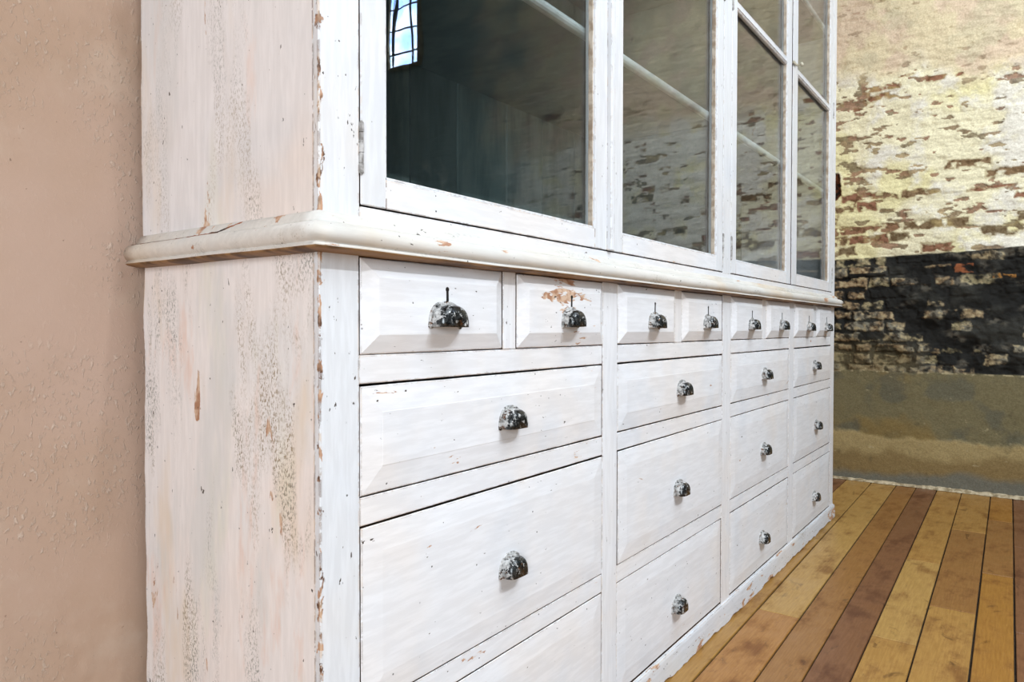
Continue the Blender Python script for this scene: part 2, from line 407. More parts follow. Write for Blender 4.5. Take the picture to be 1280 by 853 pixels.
# brick wall at the far end: courses, peeled paint, a black band and a cement skirt
def brick_wall():
    ys = np.concatenate([np.arange(ROOM_Y-0.05, -1.0, 0.03), np.arange(-1.0, -0.14, 0.010), np.arange(-0.14, 1.0, 0.0042), np.arange(1.0, WALL_Y+0.03, 0.03)])
    zs = np.concatenate([np.arange(-0.02, 2.9, 0.0042), np.arange(2.9, ROOM_Z+0.05, 0.03)])
    Y, Z = np.meshgrid(ys, zs)
    # warped brick coordinates
    u = Y + (fbm(Y*9, Z*9, 21)-0.5)*0.035
    w = Z + (fbm(Y*5, Z*12, 33)-0.5)*0.034 + 0.02*Y*0.3
    CH = 0.0615
    k = np.floor(w/CH).astype(int)
    fz = w/CH - k
    # alternating lengths inside a course
    off = _tab[k % 256, 3]*0.31
    per = 0.315
    t = (u+off)/per; cell = np.floor(t).astype(int); ft = (t-cell)*per
    split = 0.205
    isl = ft < split
    L = np.where(isl, split, per-split)
    fx = np.where(isl, ft, ft-split)
    bid = _tab[(k*7) % 256, (cell*2+isl*1) % 256]; bid2 = _tab[(k*7+90) % 256, (cell*2+isl*1+40) % 256]
    ed = np.minimum(np.minimum(fx, L-fx), np.minimum(fz, 1-fz)*CH)
    ed = ed + (fbm(Y*40, Z*40, 41)-0.5)*0.022 + (fbm(Y*14, Z*20, 43)-0.5)*0.022
    brick = sstep(ed, 0.006, 0.012)
    def col(*c): return np.array(srgb(*c)[:3])
    def lerp(a, b, m): return a*(1-m[..., None]) + b*m[..., None]
    n1 = fbm(Y*4, Z*4, 51); n2 = fbm(Y*9, Z*9, 61); n3 = fbm(Y*22, Z*30, 71); n4 = fbm(Y*60, Z*60, 81)
    one = np.ones_like(Y)
    # ---- paint film above the band
    cream = col(226, 221, 190); yellow = col(222, 216, 166); white = col(222, 220, 210); pink = col(208, 190, 166)
    A = lerp(cream[None, None]*one[..., None], yellow, sstep(n1, 0.45, 0.65)*0.8)
    A = lerp(A, white, sstep(n2+0.30*sstep(Y, 0.35, 0.0)+0.06*sstep(Z, 1.95, 2.1) + (n4-0.5)*0.25, 0.55, 0.84)*0.9)
    hi = sstep(Z+(n1-0.5)*0.35-0.06*Y, 2.18, 2.36)
    P2 = lerp(pink[None, None]*one[..., None], col(212, 200, 168), sstep(n2, 0.42, 0.62))
    P2 = lerp(P2, col(196, 188, 160), sstep(fbm(Y*7, Z*7, 99)+0.15*sstep(Y, .5, .1), 0.58, 0.74)*0.7)
    A = lerp(A, P2, hi)
    # ---- where the paint let go of the bricks
    low = sstep(Z, 1.86, 1.42); left = sstep(Y, 0.35, 0.85)
    prob = 0.05 + 0.26*low + 0.30*low*left
    prob = prob + 0.30*np.exp(-((Z-2.20-0.12*(0.5-Y))/0.05)**2) - 0.16*hi
    ex = (bid < prob) * brick * sstep(n3 + 0.22*(prob-bid), 0.40, 0.50)
    # paint lost along the joints too, ragged little islands
    isl2 = sstep(fbm(Y*14, Z*34, 111) + 0.07*low + 0.04*left + 0.10*np.exp(-((Z-2.22-0.12*(0.5-Y))/0.06)**2) - 0.09*hi, 0.675, 0.70)
    bc = lerp(col(132, 108, 80)[None, None]*one[..., None], col(140, 100, 78), sstep(bid2, 0.45, 0.75))
    bc = lerp(bc, col(120, 106, 80), sstep(bid2, 0.35, 0.10))
    bc = lerp(bc, col(88, 66, 40), sstep(n4, 0.50, 0.66)*0.7)
    bc = lerp(bc, col(176, 158, 110), sstep(n2, 0.58, 0.7)*0.6)
    loss = np.clip(np.maximum(ex, isl2*(0.85-0.4*hi)), 0, 1)
    A = lerp(A, bc, loss)
    rim = np.clip(sstep(n3 + 0.22*(prob-bid), 0.36, 0.41)*(bid < prob)*sstep(ed, 0.001, 0.006), 0, 1)*(1-ex)
    A = lerp(A, col(150, 128, 78), rim*0.45)
    # the hole beside the cupboard end
    hole = np.exp(-(((Y-0.915)/0.035)**2 + ((Z-1.70)/0.10)**2))
    A = lerp(A, col(92, 52, 28), sstep(hole+ (n3-0.5)*0.8, 0.42, 0.58)); A = lerp(A, col(28, 20, 12), sstep(hole+(n4-0.5)*1.2, 0.75, 0.95))
    far = sstep(Y + (n1-0.5)*1.2, -1.3, -2.3)     # unseen stretch coloured grey-green to dim and cool its reflection in the glass
    A = lerp(A, col(118, 134, 134), far)
    # ---- black painted band
    zb = 1.281 + 0.012*(0.5-Y)*2 + (n3-0.5)*0.012
    band = sstep(Z, zb+0.003, zb-0.003)
    B = lerp(col(24, 24, 22)[None, None]*one[..., None], col(46, 46, 42), sstep(n2, 0.45, 0.7))
    leftb = sstep(Y + (n1-0.5)*0.6, 0.40, 0.70); botb = sstep(Z + (n1-.5)*0.1, 0.86, 0.70)
    pb = 0.15 + 0.60*leftb + 0.62*botb + 0.25*sstep(Z, 1.16, 1.22)
    exb = (bid < pb)*sstep(ed, 0.004, 0.012)*sstep(n3*0.6+n2*0.4+0.22*(pb-bid), 0.46, 0.58)
    tan = lerp(col(128, 120, 92)[None, None]*one[..., None], col(138, 118, 90), sstep(bid2, 0.4, 0.7))
    tan = lerp(tan, col(116, 112, 98), sstep(n2, 0.5, 0.65))
    tan = lerp(tan, col(172, 158, 124), sstep(n4, 0.55, 0.70)*0.8)
    gl_ = sstep(fbm(Y*8, Z*14, 161), 0.56, 0.70)*(1-leftb)
    tan = lerp(tan, col(44, 40, 34), sstep(n4, 0.46, 0.34)*0.8)
    B = lerp(B, col(92, 88, 78), gl_*sstep(n4, 0.3, 0.6)*0.8)
    B = lerp(B, tan, np.clip(exb, 0, 1))
    B = lerp(B, col(104, 92, 62), leftb*botb*0.45)
    redb = (np.abs(Y-0.29) < 0.052)*(np.abs(Z-1.195) < 0.026)*brick
    B = lerp(B, col(138, 82, 52), redb*sstep(n3, 0.40, 0.55))
    orb = (np.abs(Y-0.10) < 0.05)*(np.abs(Z-1.155) < 0.02)*brick
    B = lerp(B, col(148, 104, 52), orb*sstep(n4, 0.35, 0.5))
    A = lerp(A, B, band)
    # ---- cement skirt
    zc = 0.634 + (n3-0.5)*0.014
    cem = sstep(Z, zc+0.004, zc-0.004)
    C = lerp(col(112, 104, 76)[None, None]*one[..., None], col(124, 106, 66), sstep(n1+0.25*(Y-0.4), 0.42, 0.64))
    C = lerp(C, col(94, 92, 76), sstep(n2, 0.48, 0.68)*0.8)
    zl = 0.262 + 0.015*(Y-0.4) + (n2-0.5)*0.06 + (n3-0.5)*0.03
    ledge = sstep(Z, zl+0.020, zl-0.012)
    Cl = lerp(col(156, 138, 96)[None, None]*one[..., None], col(130, 110, 72), sstep(Z+(n2-.5)*.1, 0.21, 0.15))
    Cl = lerp(Cl, col(110, 108, 96), sstep(Z+(n1-.5)*.16+0.05*Y, 0.13, 0.07))
    C = lerp(C, Cl, ledge)
    C = lerp(C, col(178, 166, 130), sstep(fbm(Y*26, Z*40, 131), 0.80, 0.86)*0.5)
    C = lerp(C, col(70, 64, 46), sstep(fbm(Y*18, Z*14, 141), 0.70, 0.85)*0.4)
    crumb = sstep(Z, zc-0.012, zc)*sstep(n4, 0.45, 0.6)*cem
    C = lerp(C, col(190, 176, 140), crumb*0.8)
    A = lerp(A, C, cem)
    # ---- relief (metres toward the room)
    H = brick*0.006*(1-0.75*(1-band)) + (fbm(Y*7, Z*24, 151)-0.5)*0.016*(1-band) + (n2-0.5)*0.016 + (n3-0.5)*0.008 - loss*0.004*(1-band)
    H = H + band*(1-cem)*((n2-0.5)*0.045 + (n1-0.5)*0.03*(1-leftb) + (bid2-0.5)*0.010*brick - brick*0.004*(1-leftb))
    H = H - 0.02*sstep(hole+(n3-0.5)*0.8, 0.42, 0.75)
    H = H*(1-cem) + cem*((n1-0.5)*0.012 + (n3-0.5)*0.003 + 0.010 + ledge*0.005)
    me = bpy.data.meshes.new('wall_right')
    ny, nz = len(ys), len(zs)
    co = np.stack([WALL_X - H, Y, Z], -1).reshape(-1, 3)
    idx = np.arange(ny*nz).reshape(nz, ny)
    F = np.stack([idx[:-1, :-1], idx[1:, :-1], idx[1:, 1:], idx[:-1, 1:]], -1).reshape(-1, 4)
    me.vertices.add(len(co)); me.vertices.foreach_set('co', co.ravel())
    me.loops.add(F.size); me.loops.foreach_set('vertex_index', F.ravel().astype(np.int32))
    me.polygons.add(len(F)); me.polygons.foreach_set('loop_start', np.arange(0, F.size, 4, dtype=np.int32))
    me.polygons.foreach_set('use_smooth', np.ones(len(F), dtype=bool))
    at = me.color_attributes.new('albedo', 'FLOAT_COLOR', 'POINT')
    rgba = np.concatenate([np.clip(A, 0, 1).reshape(-1, 3), np.ones((ny*nz, 1))], 1).astype(np.float32)
    at.data.foreach_set('color', rgba.ravel())
    me.update(calc_edges=True); me.validate()
    me.materials.append(M['brick'])
    o = bpy.data.objects.new('wall_right', me); COL.objects.link(o)
    return o
structure(brick_wall())

# crumbling mortar fillet along the foot of the brick wall
bm = bmesh.new()
yy = np.linspace(-1.2, WALL_Y-0.03, 260)
rows = []
for y in yy:
    n = float(fbm(np.array(y*9.0), np.array(2.0), 3)); q = float(fbm(np.array(y*30.0), np.array(7.0), 8))
    hgt = 0.006 + 0.020*n + 0.012*(q-0.5); out = 0.004 + 0.026*n + 0.020*(q-0.5)
    rows.append([(WALL_X+0.002, y, hgt+0.004), (WALL_X-0.020, y, hgt), (WALL_X-0.024-out*0.6, y, hgt*0.62), (WALL_X-0.024-out, y, 0.001)])
quad_grid(bm, rows)
structure(link('trim_1', bm, M['mortar'], smooth=True))

# the rest of the room shell, seen only in the glass
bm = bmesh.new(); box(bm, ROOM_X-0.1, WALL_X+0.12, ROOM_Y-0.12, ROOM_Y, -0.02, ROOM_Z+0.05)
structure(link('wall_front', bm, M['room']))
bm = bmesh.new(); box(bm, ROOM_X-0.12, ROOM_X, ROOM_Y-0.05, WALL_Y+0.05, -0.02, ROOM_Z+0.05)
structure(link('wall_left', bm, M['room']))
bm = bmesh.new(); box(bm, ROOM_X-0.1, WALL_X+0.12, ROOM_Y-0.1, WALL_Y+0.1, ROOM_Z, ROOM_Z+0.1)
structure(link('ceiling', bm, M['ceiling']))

# the barred window high on the brick wall (mirrored in the first glass door)
def window():
    n = Nodes('daylit_pane')
    e = n.new('ShaderNodeEmission')
    f = n.noise(n.pos(), 5, 3)
    n.put(e.inputs[0], n.mix(n.rng(f, 0.35, 0.65), srgb(150, 192, 255), srgb(214, 234, 255))); e.inputs[1].default_value = 22.0
    n.t.links.new(e.outputs[0], n.out.inputs[0])
    y0, y1, z0, z1 = -3.02, -2.735, 3.125, 4.15
    xw = WALL_X - 0.03
    bm = bmesh.new()
    box(bm, xw-0.010, xw-0.004, y0, y1, z0, z1)
    root = link('window_1', bm, n.m); root['kind'] = 'structure'
    bm = bmesh.new()
    for a, b, c, d in ((y0-0.015, y0, z0-0.015, z1+0.015), (y1, y1+0.015, z0-0.015, z1+0.015), (y0, y1, z0-0.015, z0), (y0, y1, z1, z1+0.015)):
        box(bm, xw-0.03, xw+0.03, a, b, c, d, 0.004)
    link('window_frame', bm, M['mortar'], root)
    bm = bmesh.new()
    for y in (y0+0.045, y1-0.05): tube(bm, (xw-0.022, y, z0), (xw-0.022, y, z1), 0.010)
    z = z0+0.10
    while z < z1:
        tube(bm, (xw-0.022, y0, z), (xw-0.022, y1, z), 0.007); z += 0.20
    link('window_bars', bm, M['hole'], root)
window()

# ------------------------------------------------------------------ the cupboard
cab = bpy.data.objects.new('glazed_cupboard', None); COL.objects.link(cab)
cab['label'] = 'tall whitewashed wooden cupboard with glazed doors above rows of cup-handled drawers'
cab['category'] = 'cabinet'
def part(name, bm, mat, parent=cab, smooth=False, label=None):
    o = link(name, bm, mat, parent, smooth)
    if label: o['label'] = label
    return o

MB, MT = 0.970, 1.022           # moulding bottom and top
DB, DT = 1.0390, 2.665          # doors
ZR = dict(r1=(0.838, 0.970), r2=(0.6465, 0.7994), r3=(0.356, 0.608), r4=(0.066, 0.318))
CX = [(0.6478, 1.3172), (1.3835, 2.0396), (2.112, 2.7544), (2.8222, 3.4445)]
SM = [[(0.6478, 0.9685), (1.0058, 1.3172)], [(1.3835, 1.6935), (1.7366, 2.0396)], [(2.112, 2.4242), (2.4646, 2.7544)], [(2.8222, 3.1213), (3.1693, 3.4445)]]
TH = 0.024

# end panels, back, boards
def end_panel(name, x, z0, z1, mat, flip):
    bm = bmesh.new()
    a, b = (x, x+0.022) if not flip else (x-0.022, x)
    box(bm, a, b, YF+0.01125, YB, z0, z1, 0.0)
    if not flip:      # the back edge is ragged where boards split away
        bmesh.ops.subdivide_edges(bm, edges=[e for e in bm.edges if abs(e.verts[0].co.z-e.verts[1].co.z) > 0.3], cuts=60)
        from mathutils import noise
        for v in bm.verts:
            if v.co.y > YB-0.01:
                v.co.y += 0.006*(noise.noise(Vector((v.co.z*14, x*3, 0)))) - 0.002
    return part(name, bm, mat)
end_panel('lower_side_panel', X0, 0.0, MB+0.02, M['side'], False)
end_panel('upper_side_panel', X0, MT-0.02, TOP_Z-0.12, M['side_upper'], False)
end_panel('lower_side_panel', X1, 0.0, MB+0.02, M['side'], True)
end_panel('upper_side_panel', X1, MT-0.02, TOP_Z-0.12, M['side_upper'], True)
bm = bmesh.new(); box(bm, X0+0.023, X1-0.023, YB-0.02, YB-0.008, 0.02, MB)
part('lower_back_panel', bm, M['dark_inside'])
# boarded back of the glazed top: each plank a little proud or shy of the next
def plank_mat():
    n = Nodes('interior_planks')
    P = n.pos(); f = n.noise(n.scale(P, (2.5, 1, 0.5)), 7, 5, 0.6); g = n.noise(P, 5, 4)
    c = n.mix(n.rng(f, 0.35, 0.65), srgb(80, 98, 98), srgb(112, 128, 128))
    c = n.mix(1.0, c, n.attr('albedo'), 'MULTIPLY')
    c = n.mix(n.rng(g, 0.58, 0.72, 0, 0.6), c, srgb(150, 150, 142))
    return n.finish(c, 0.55, n.bump(f, 0.2, 0.001), 0, 0.35)
bm = bmesh.new(); alb = bm.loops.layers.float_color.new('albedo')
px = [X0+0.024, 0.80, 0.99, 1.18, 1.345, 1.547, 1.72, 1.90, 2.07, 2.26, 2.44, 2.62, 2.80, 2.99, 3.17, 3.34, X1-0.024]
for a, b in zip(px[:-1], px[1:]):
    n0 = len(bm.faces); d = random.uniform(0, 0.003)
    box(bm, a+0.0018, b-0.0018, 1.138+d, 1.150, MT-0.01, TOP_Z-0.13, 0.001)
    t = random.uniform(0.75, 1.1)
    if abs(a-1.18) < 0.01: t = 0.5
    bm.faces.ensure_lookup_table()
    for f in bm.faces[n0:]:
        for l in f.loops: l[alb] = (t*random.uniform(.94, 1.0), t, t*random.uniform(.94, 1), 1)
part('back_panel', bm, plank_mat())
bm = bmesh.new(); box(bm, X0+0.023, X1-0.023, YF+0.003, 1.137, 0.996, 1.018)
part('cupboard_floor', bm, M['inside'])
bm = bmesh.new(); box(bm, X0+0.023, X1-0.023, YF+0.003, 1.137, TOP_Z-0.15, TOP_Z-0.13)
part('cupboard_top', bm, M['inside'])
bm = bmesh.new(); box(bm, 2.058, 2.082, YF+0.026, 1.136, 1.019, TOP_Z-0.151)
part('partition', bm, M['inside'])
for i in range(5):              # partitions between the drawer banks, and the boards under the drawers
    x = [X0+0.04, 1.3503, 2.0758, 2.7883, X1-0.04][i]
    bm = bmesh.new(); box(bm, x-0.012, x+0.012, YF+TH+0.002, YB-0.021, 0.02, MB-0.001)
    part('drawer_divider', bm, M['dark_inside'])
bm = bmesh.new(); box(bm, X0+0.0235, X1-0.0235, YF+TH+0.001, YB-0.021, 0.03, 0.050)
part('bottom_board', bm, M['dark_inside'])

# shelves with rounded noses
def shelf(z, x0, x1):
    bm = bmesh.new()
    t, yf, yb = 0.024, 0.756, 1.137
    prof = [(yb, z), (yf, z)] + [(yf - 0.012*math.sin(a), z + t/2 - t/2*math.cos(a)) for a in np.linspace(0.3, math.pi-0.3, 7)] + [(yf, z+t), (yb, z+t)]
    rows = [[(x, y, zz) for y, zz in prof] for x in (x0, x1)]
    V = quad_grid(bm, rows, close=True)
    for r in V: bm.faces.new(r)
    bm.normal_update()
    for f in bm.faces:
        if f.calc_center_median().y > yf+0.001: f.material_index = 1
    return part('shelf', bm, [M['shelf'], M['inside']], smooth=False)
for z in (1.474, 1.866, 2.20):
    shelf(z, X0+0.024, 2.057); shelf(z, 2.083, X1-0.024)

# front frame: stiles, rails and the little dividers of the top row
def gap_sides(bm, y0, x_keep=()):
    """edges that face a drawer or a door: bare wood, coloured near-black to shade the gaps"""
    bm.normal_update()
    for f in bm.faces:
        c = f.calc_center_median()
        if abs(f.normal.y) < 0.3 and c.y > y0+0.0015 and not any(abs(c.x-k) < 0.004 for k in x_keep): f.material_index = 1
def member(name, x0, x1, z0, z1, mat, y0=YF, y1=YF+TH, bev=0.0011):
    bm = bmesh.new(); box(bm, x0, x1, y0, y1, z0, z1, bev, 1)
    gap_sides(bm, y0)
    return part(name, bm, [mat, M['dark_inside']])
xs = [(X0, CX[0][0]), (CX[0][1], CX[1][0]), (CX[1][1], CX[2][0]), (CX[2][1], CX[3][0]), (CX[3][1], X1)]
def corner_stile(name, a, b, z0, z1, mat, left, right):
    bm = bmesh.new(); box(bm, a, b, YF, YF+0.0112, z0, z1, 0.0011)
    box(bm, a+(0.0225 if left else 0), b-(0.0225 if right else 0), YF+0.0113, YF+TH, z0, z1)
    gap_sides(bm, YF, (X0, X1))
    return part(name, bm, [mat, M['dark_inside']])
for i, (a, b) in enumerate(xs): corner_stile('lower_stile', a, b, 0.0, MB+0.004, M['corner' if i == 0 else 'upright'], i == 0, i == 4)
for a, b in CX:
    for lo_, hi_ in (('r2', 'r1'), ('r3', 'r2'), ('r4', 'r3')):
        d = random.uniform(-0.0006, 0.0006)
        member('drawer_rail', a+0.0003, b-0.0003, ZR[lo_][1], ZR[hi_][0], M['front'], y0=YF+0.0006+d)
    member('bottom_rail', a+0.0003, b-0.0003, 0.0, ZR['r4'][0], M['front'], y0=YF+0.001)
for (a, b), (c, d) in SM: member('drawer_muntin', b, c, ZR['r1'][0]+0.0003, MB+0.004, M['upright'], y0=YF+0.0004)

# moulding that wraps both ends
def sweep(name, prof, x0, x1, yf, yb, mats, lip=None, n_long=90, amp=0.0009, smooth=True, sc=9):
    from mathutils import noise
    bm = bmesh.new()
    rows = []
    for o, z in prof:
        pts = []
        for k in range(14): pts.append((x0-o, yb + (yf-o-yb)*k/14, z))
        for k in range(n_long): pts.append((x0-o + (x1-x0+2*o)*k/n_long, yf-o, z))
        for k in range(7): pts.append((x1+o, yf-o + (yb-yf+o)*k/6, z))
        q = []
        for p in pts:
            w = noise.noise_vector(Vector(p)*sc)*amp
            q.append((p[0]+w[0]*0.6, p[1]+w[1], p[2]+w[2]))
        rows.append(q)
    V = quad_grid(bm, rows)
    bm.faces.ensure_lookup_table()
    per = len(rows[0])-1
    for i, f in enumerate(bm.faces):
        if lip and (i//per) in lip: f.material_index = 1
    for side in (0, -1):
        try: bm.faces.new([r[side] for r in V])
        except ValueError: pass
    o = part(name, bm, mats, smooth=smooth)
    return o
mp = [(-0.02, 1.0225), (0.0, 1.0225), (0.004, 1.021), (0.0085, 1.0165), (0.0120, 1.0100), (0.0130, 1.0078), (0.0124, 1.0062), (0.0185, 1.0063), (0.0250, 1.0036),
      (0.0300, 0.9985), (0.0325, 0.9915), (0.0312, 0.9850), (0.0276, 0.9806), (0.0255, 0.9795), (0.0285, 0.9778), (0.0292, 0.9750), (0.0270, 0.9727), (0.0190, 0.9712), (0.0120, 0.9705), (-0.02, 0.9700)]
sweep('waist_moulding', mp, X0, X1, YF, YB-0.004, [M['mould'], M['lip']], lip=(15, 16, 17, 18))
# plinth, its lower edge broken away
from mathutils import noise as mnoise
pp = [(-0.004, 0.0640), (0.0015, 0.0640), (0.0050, 0.0625), (0.0068, 0.057), (0.0080, 0.040), (0.0085, 0.018), (0.0085, 0.004), (-0.004, 0.004)]
pl = sweep('plinth', pp, X0, X1, YF, YB-0.004, [M['plinth'], M['dark_inside']], n_long=260, amp=0.0010, smooth=False, sc=14)
for v in pl.data.vertices:
    if v.co.z < 0.012:
        r = mnoise.noise(Vector((v.co.x*9, v.co.y*9, 3))) + 0.6*mnoise.noise(Vector((v.co.x*33, v.co.y*33, 1)))
        v.co.z = max(0.0005, 0.004 + 0.009*r)
# cornice (above the frame)
cp = [(-0.02, TOP_Z-0.16), (0.0, TOP_Z-0.16), (0.008, TOP_Z-0.155), (0.010, TOP_Z-0.12), (0.030, TOP_Z-0.09), (0.052, TOP_Z-0.05), (0.060, TOP_Z-0.02), (0.060, TOP_Z), (-0.02, TOP_Z)]
sweep('cornice', cp, X0, X1, YF, YB-0.004, [M['mould'], M['lip']], n_long=40)
bm = bmesh.new(); box(bm, X0-0.01, X1+0.01, YF-0.01, YB-0.004, TOP_Z-0.012, TOP_Z-0.002); part('cornice_board', bm, M['mould'])

# upper front frame
CS = (2.0375, 2.1055)
corner_stile('upper_stile', X0, 0.6490, MT-0.004, DT+0.06, M['corner'], True, False)
member('upper_stile', CS[0], CS[1], DB-0.004, DT, M['door'])
corner_stile('upper_stile', 3.4570, X1, MT-0.004, DT+0.06, M['door'], False, True)
member('lower_rail', 0.6495, 3.4565, MT-0.006, DB-0.0026, M['front'])
member('frieze', 0.6495, 3.4565, DT+0.002, DT+0.06, M['front'])

# ------------------------------------------------------------------ drawers
def pull_mesh(a, h, p):
    """cup pull: a quarter-dome shell on a rim with two screw ears; local origin on the drawer face, -y is out"""
    bm = bmesh.new()
    T, S = 26, 12
    sp = lambda v, e: math.copysign(abs(v)**e, v) if abs(v) > 1e-9 else 0.0
    def surf(k):
        rows = []
        for j in range(S+1):
            psi = (math.pi/2)*j/S
            f = max(math.cos(psi), 0.0)**0.42; g = math.sin(psi)**0.62
            rows.append([( (a-k)*sp(math.cos(th), 0.78)*f, -(p-k)*g - 0.0015, 0.0005 + (h-0.0005-k)*sp(math.sin(th), 0.72)*f ) for th in [math.pi*i/T for i in range(T+1)]])
        return rows
    A = quad_grid(bm, surf(0.0)); B = quad_grid(bm, surf(0.0022))
    for j in range(S):          # thickness along the open lower edge
        for e in (0, T):
            bm.faces.new((A[j][e], A[j+1][e], B[j+1][e], B[j][e]))
    # rim on the drawer
    rim = []
    for (rr, yy) in ((0.0, -0.0015), (0.0042, -0.0024), (0.0052, -0.0012), (0.0052, 0.0004)):
        rim.append([((a+rr)*sp(math.cos(th), 0.8), yy, (h+rr)*sp(math.sin(th), 0.75) if 0 < i < T else 0.0) for i, th in enumerate([math.pi*i/T for i in range(T+1)])])
    quad_grid(bm, rim)
    for s in (-1, 1):           # screw ears with round heads
        lathe(bm, (s*(a-0.0002), 0.0005, 0.0034), (0, -1, 0), [(0, 0.0058), (0.0022, 0.0058), (0.0030, 0.0046), (0.0030, 0.0034), (0.0042, 0.0024), (0.0046, 0.0008)], 12)
    bmesh.ops.remove_doubles(bm, verts=bm.verts, dist=0.00005)
    bmesh.ops.recalc_face_normals(bm, faces=bm.faces)
    me = bpy.data.meshes.new('cup_pull'); bm.to_mesh(me); bm.free()
    me.materials.append(M['pull'])
    for q in me.polygons: q.use_smooth = True
    return me
PULL = pull_mesh(0.0275, 0.0335, 0.0245)
PULL_BIG = pull_mesh(0.0330, 0.0345, 0.0260)

def keyhole_mesh():
    bm = bmesh.new()
    pts = [(0.0036*math.cos(t), 0.0036*math.sin(t)) for t in np.linspace(-0.9, math.pi+0.9, 16)]
    pts += [(-0.0025, -0.021), (0.0025, -0.021)]
    f0 = [bm.verts.new((x, 0.0006, z)) for x, z in pts]; f1 = [bm.verts.new((x, -0.0006, z)) for x, z in pts]
    in1 = [bm.verts.new((x*0.6, -0.0006, (z+0.006)*0.86-0.006)) for x, z in pts]; in0 = [bm.verts.new((x*0.6, -0.0001, (z+0.006)*0.86-0.006)) for x, z in pts]
    n = len(pts)
    for R, Q in ((f0, f1), (f1, in1), (in1, in0)):
        for i in range(n):
            bm.faces.new((R[i], R[(i+1) % n], Q[(i+1) % n], Q[i]))
    bm.faces.new(in0)
    bmesh.ops.recalc_face_normals(bm, faces=bm.faces)
    me = bpy.data.meshes.new('keyhole'); bm.to_mesh(me); bm.free(); me.materials.append(M['hole'])
    return me
KEY = keyhole_mesh()

def drawer(x0, x1, z0, z1, mat, bev_w, raise_, pull_x, pull_z, big=False, key=None, top_gap=0.0016, seed=0):
    rs = random.Random(seed)
    g = [rs.uniform(0.0016, 0.0032), rs.uniform(0.0008, 0.0026), rs.uniform(0.0012, 0.0026), top_gap*rs.uniform(0.7, 1.3)]
    if z0 < 0.1: g[2] = 0.0045
    tilt = rs.uniform(-0.0014, 0.0014)
    xa, xb, za, zb = x0+g[0], x1-g[1], z0+g[2], z1-g[3]
    yo = rs.uniform(-0.0012, 0.0014)
    y = YF + yo
    cx, cz = (xa+xb)/2, (za+zb)/2
    bm = bmesh.new()
    NX, NZ = 24, 8
    def ring(dx, yy, rr=0.0):
        """closed loop of points round the front, inset by dx, at depth yy"""
        ax, bx, az, bz = xa+dx, xb-dx, za+dx, zb-dx
        L = []
        for k in range(NX): L.append((ax+(bx-ax)*k/NX, az))
        for k in range(NZ): L.append((bx, az+(bz-az)*k/NZ))
        for k in range(NX): L.append((bx-(bx-ax)*k/NX, bz))
        for k in range(NZ): L.append((ax, bz-(bz-az)*k/NZ))
        out = []
        for (px_, pz_) in L:
            w = mnoise.noise(Vector((px_*22+seed, pz_*22, 2.0)))*0.0005 if rr else 0
            out.append((px_+w, yy, pz_+w + tilt*(px_-cx)/max(0.2, (xb-xa))))
        return out
    step = 0.0004 if bev_w > 0.03 and raise_ > 0.0033 else 0.0001
    R = [ring(0.0, y+0.021), ring(0.0, y+0.0016, 1), ring(0.0014, y, 1), ring(bev_w, y-raise_), ring(bev_w+0.0012, y-raise_-step), ring(bev_w+0.02, y-raise_-step)]
    V = quad_grid(bm, R, close=True)
    bm.faces.ensure_lookup_table()
    for f in bm.faces[:2*(NX+NZ)]: f.material_index = 1
    bm.faces.new(V[0])
    ctr = bm.faces.new(V[-1])
    # drawer box behind the front
    box(bm, xa+0.004, xb-0.004, y+0.0212, y+0.36, za+0.006, zb-0.012, 0.0, mat=1)
    d = part('drawer', bm, [mat, M['dark_inside']])
    yp = y-raise_-step
    o = bpy.data.objects.new('cup_pull', PULL_BIG if big else PULL); COL.objects.link(o); o.parent = d
    o.location = (pull_x, yp+0.0003, pull_z); o.rotation_euler = (0, rs.uniform(-0.03, 0.03), 0)
    o['label'] = 'dark iron cup pull with chipped grey paint'
    if key:
        kx, kz = key
        q = bpy.data.objects.new('keyhole', KEY); COL.objects.link(q); q.parent = d
        q.location = (kx, yp-0.0001, kz); q.rotation_euler = (0, rs.uniform(-0.05, 0.05), 0)
        q['label'] = 'dark keyhole above the cup pull'
    return d

small_px = [[0.812, 1.172], [1.552, 1.900], [2.284, 2.622], [3.008, 3.318]]
small_pz = [[0.8755, 0.8765], [0.8745, 0.8745], [0.870, 0.869], [0.864, 0.862]]
sd = 1
for c in range(4):
    for j in range(2):
        a, b = SM[c][j]
        sd += 1
        px_, pz_ = small_px[c][j], small_pz[c][j]
        drawer(a, b, ZR['r1'][0], ZR['r1'][1], M['chipped'] if (c, j) == (0, 1) else M['front'], 0.026, 0.0085, px_, pz_,
               big=(c == 0 and j == 0), key=(px_+0.004, pz_+0.0575), top_gap=0.0008, seed=sd)
big_px = {'r2': (0.984, 1.731, 2.437, 3.131), 'r3': (0.984, 1.712, 2.436, 3.172), 'r4': (0.982, 1.709, 2.426, 3.148)}
big_pz = {'r2': 0.704, 'r3': 0.4515, 'r4': 0.155}
for r in ('r2', 'r3', 'r4'):
    for c in range(4):
        sd += 1
        drawer(CX[c][0], CX[c][1], ZR[r][0], ZR[r][1], M['front'], 0.036, 0.0036 if r == 'r2' else 0.0030, big_px[r][c], big_pz[r],
               top_gap=0.0038 if r == 'r2' else 0.0024, seed=sd)

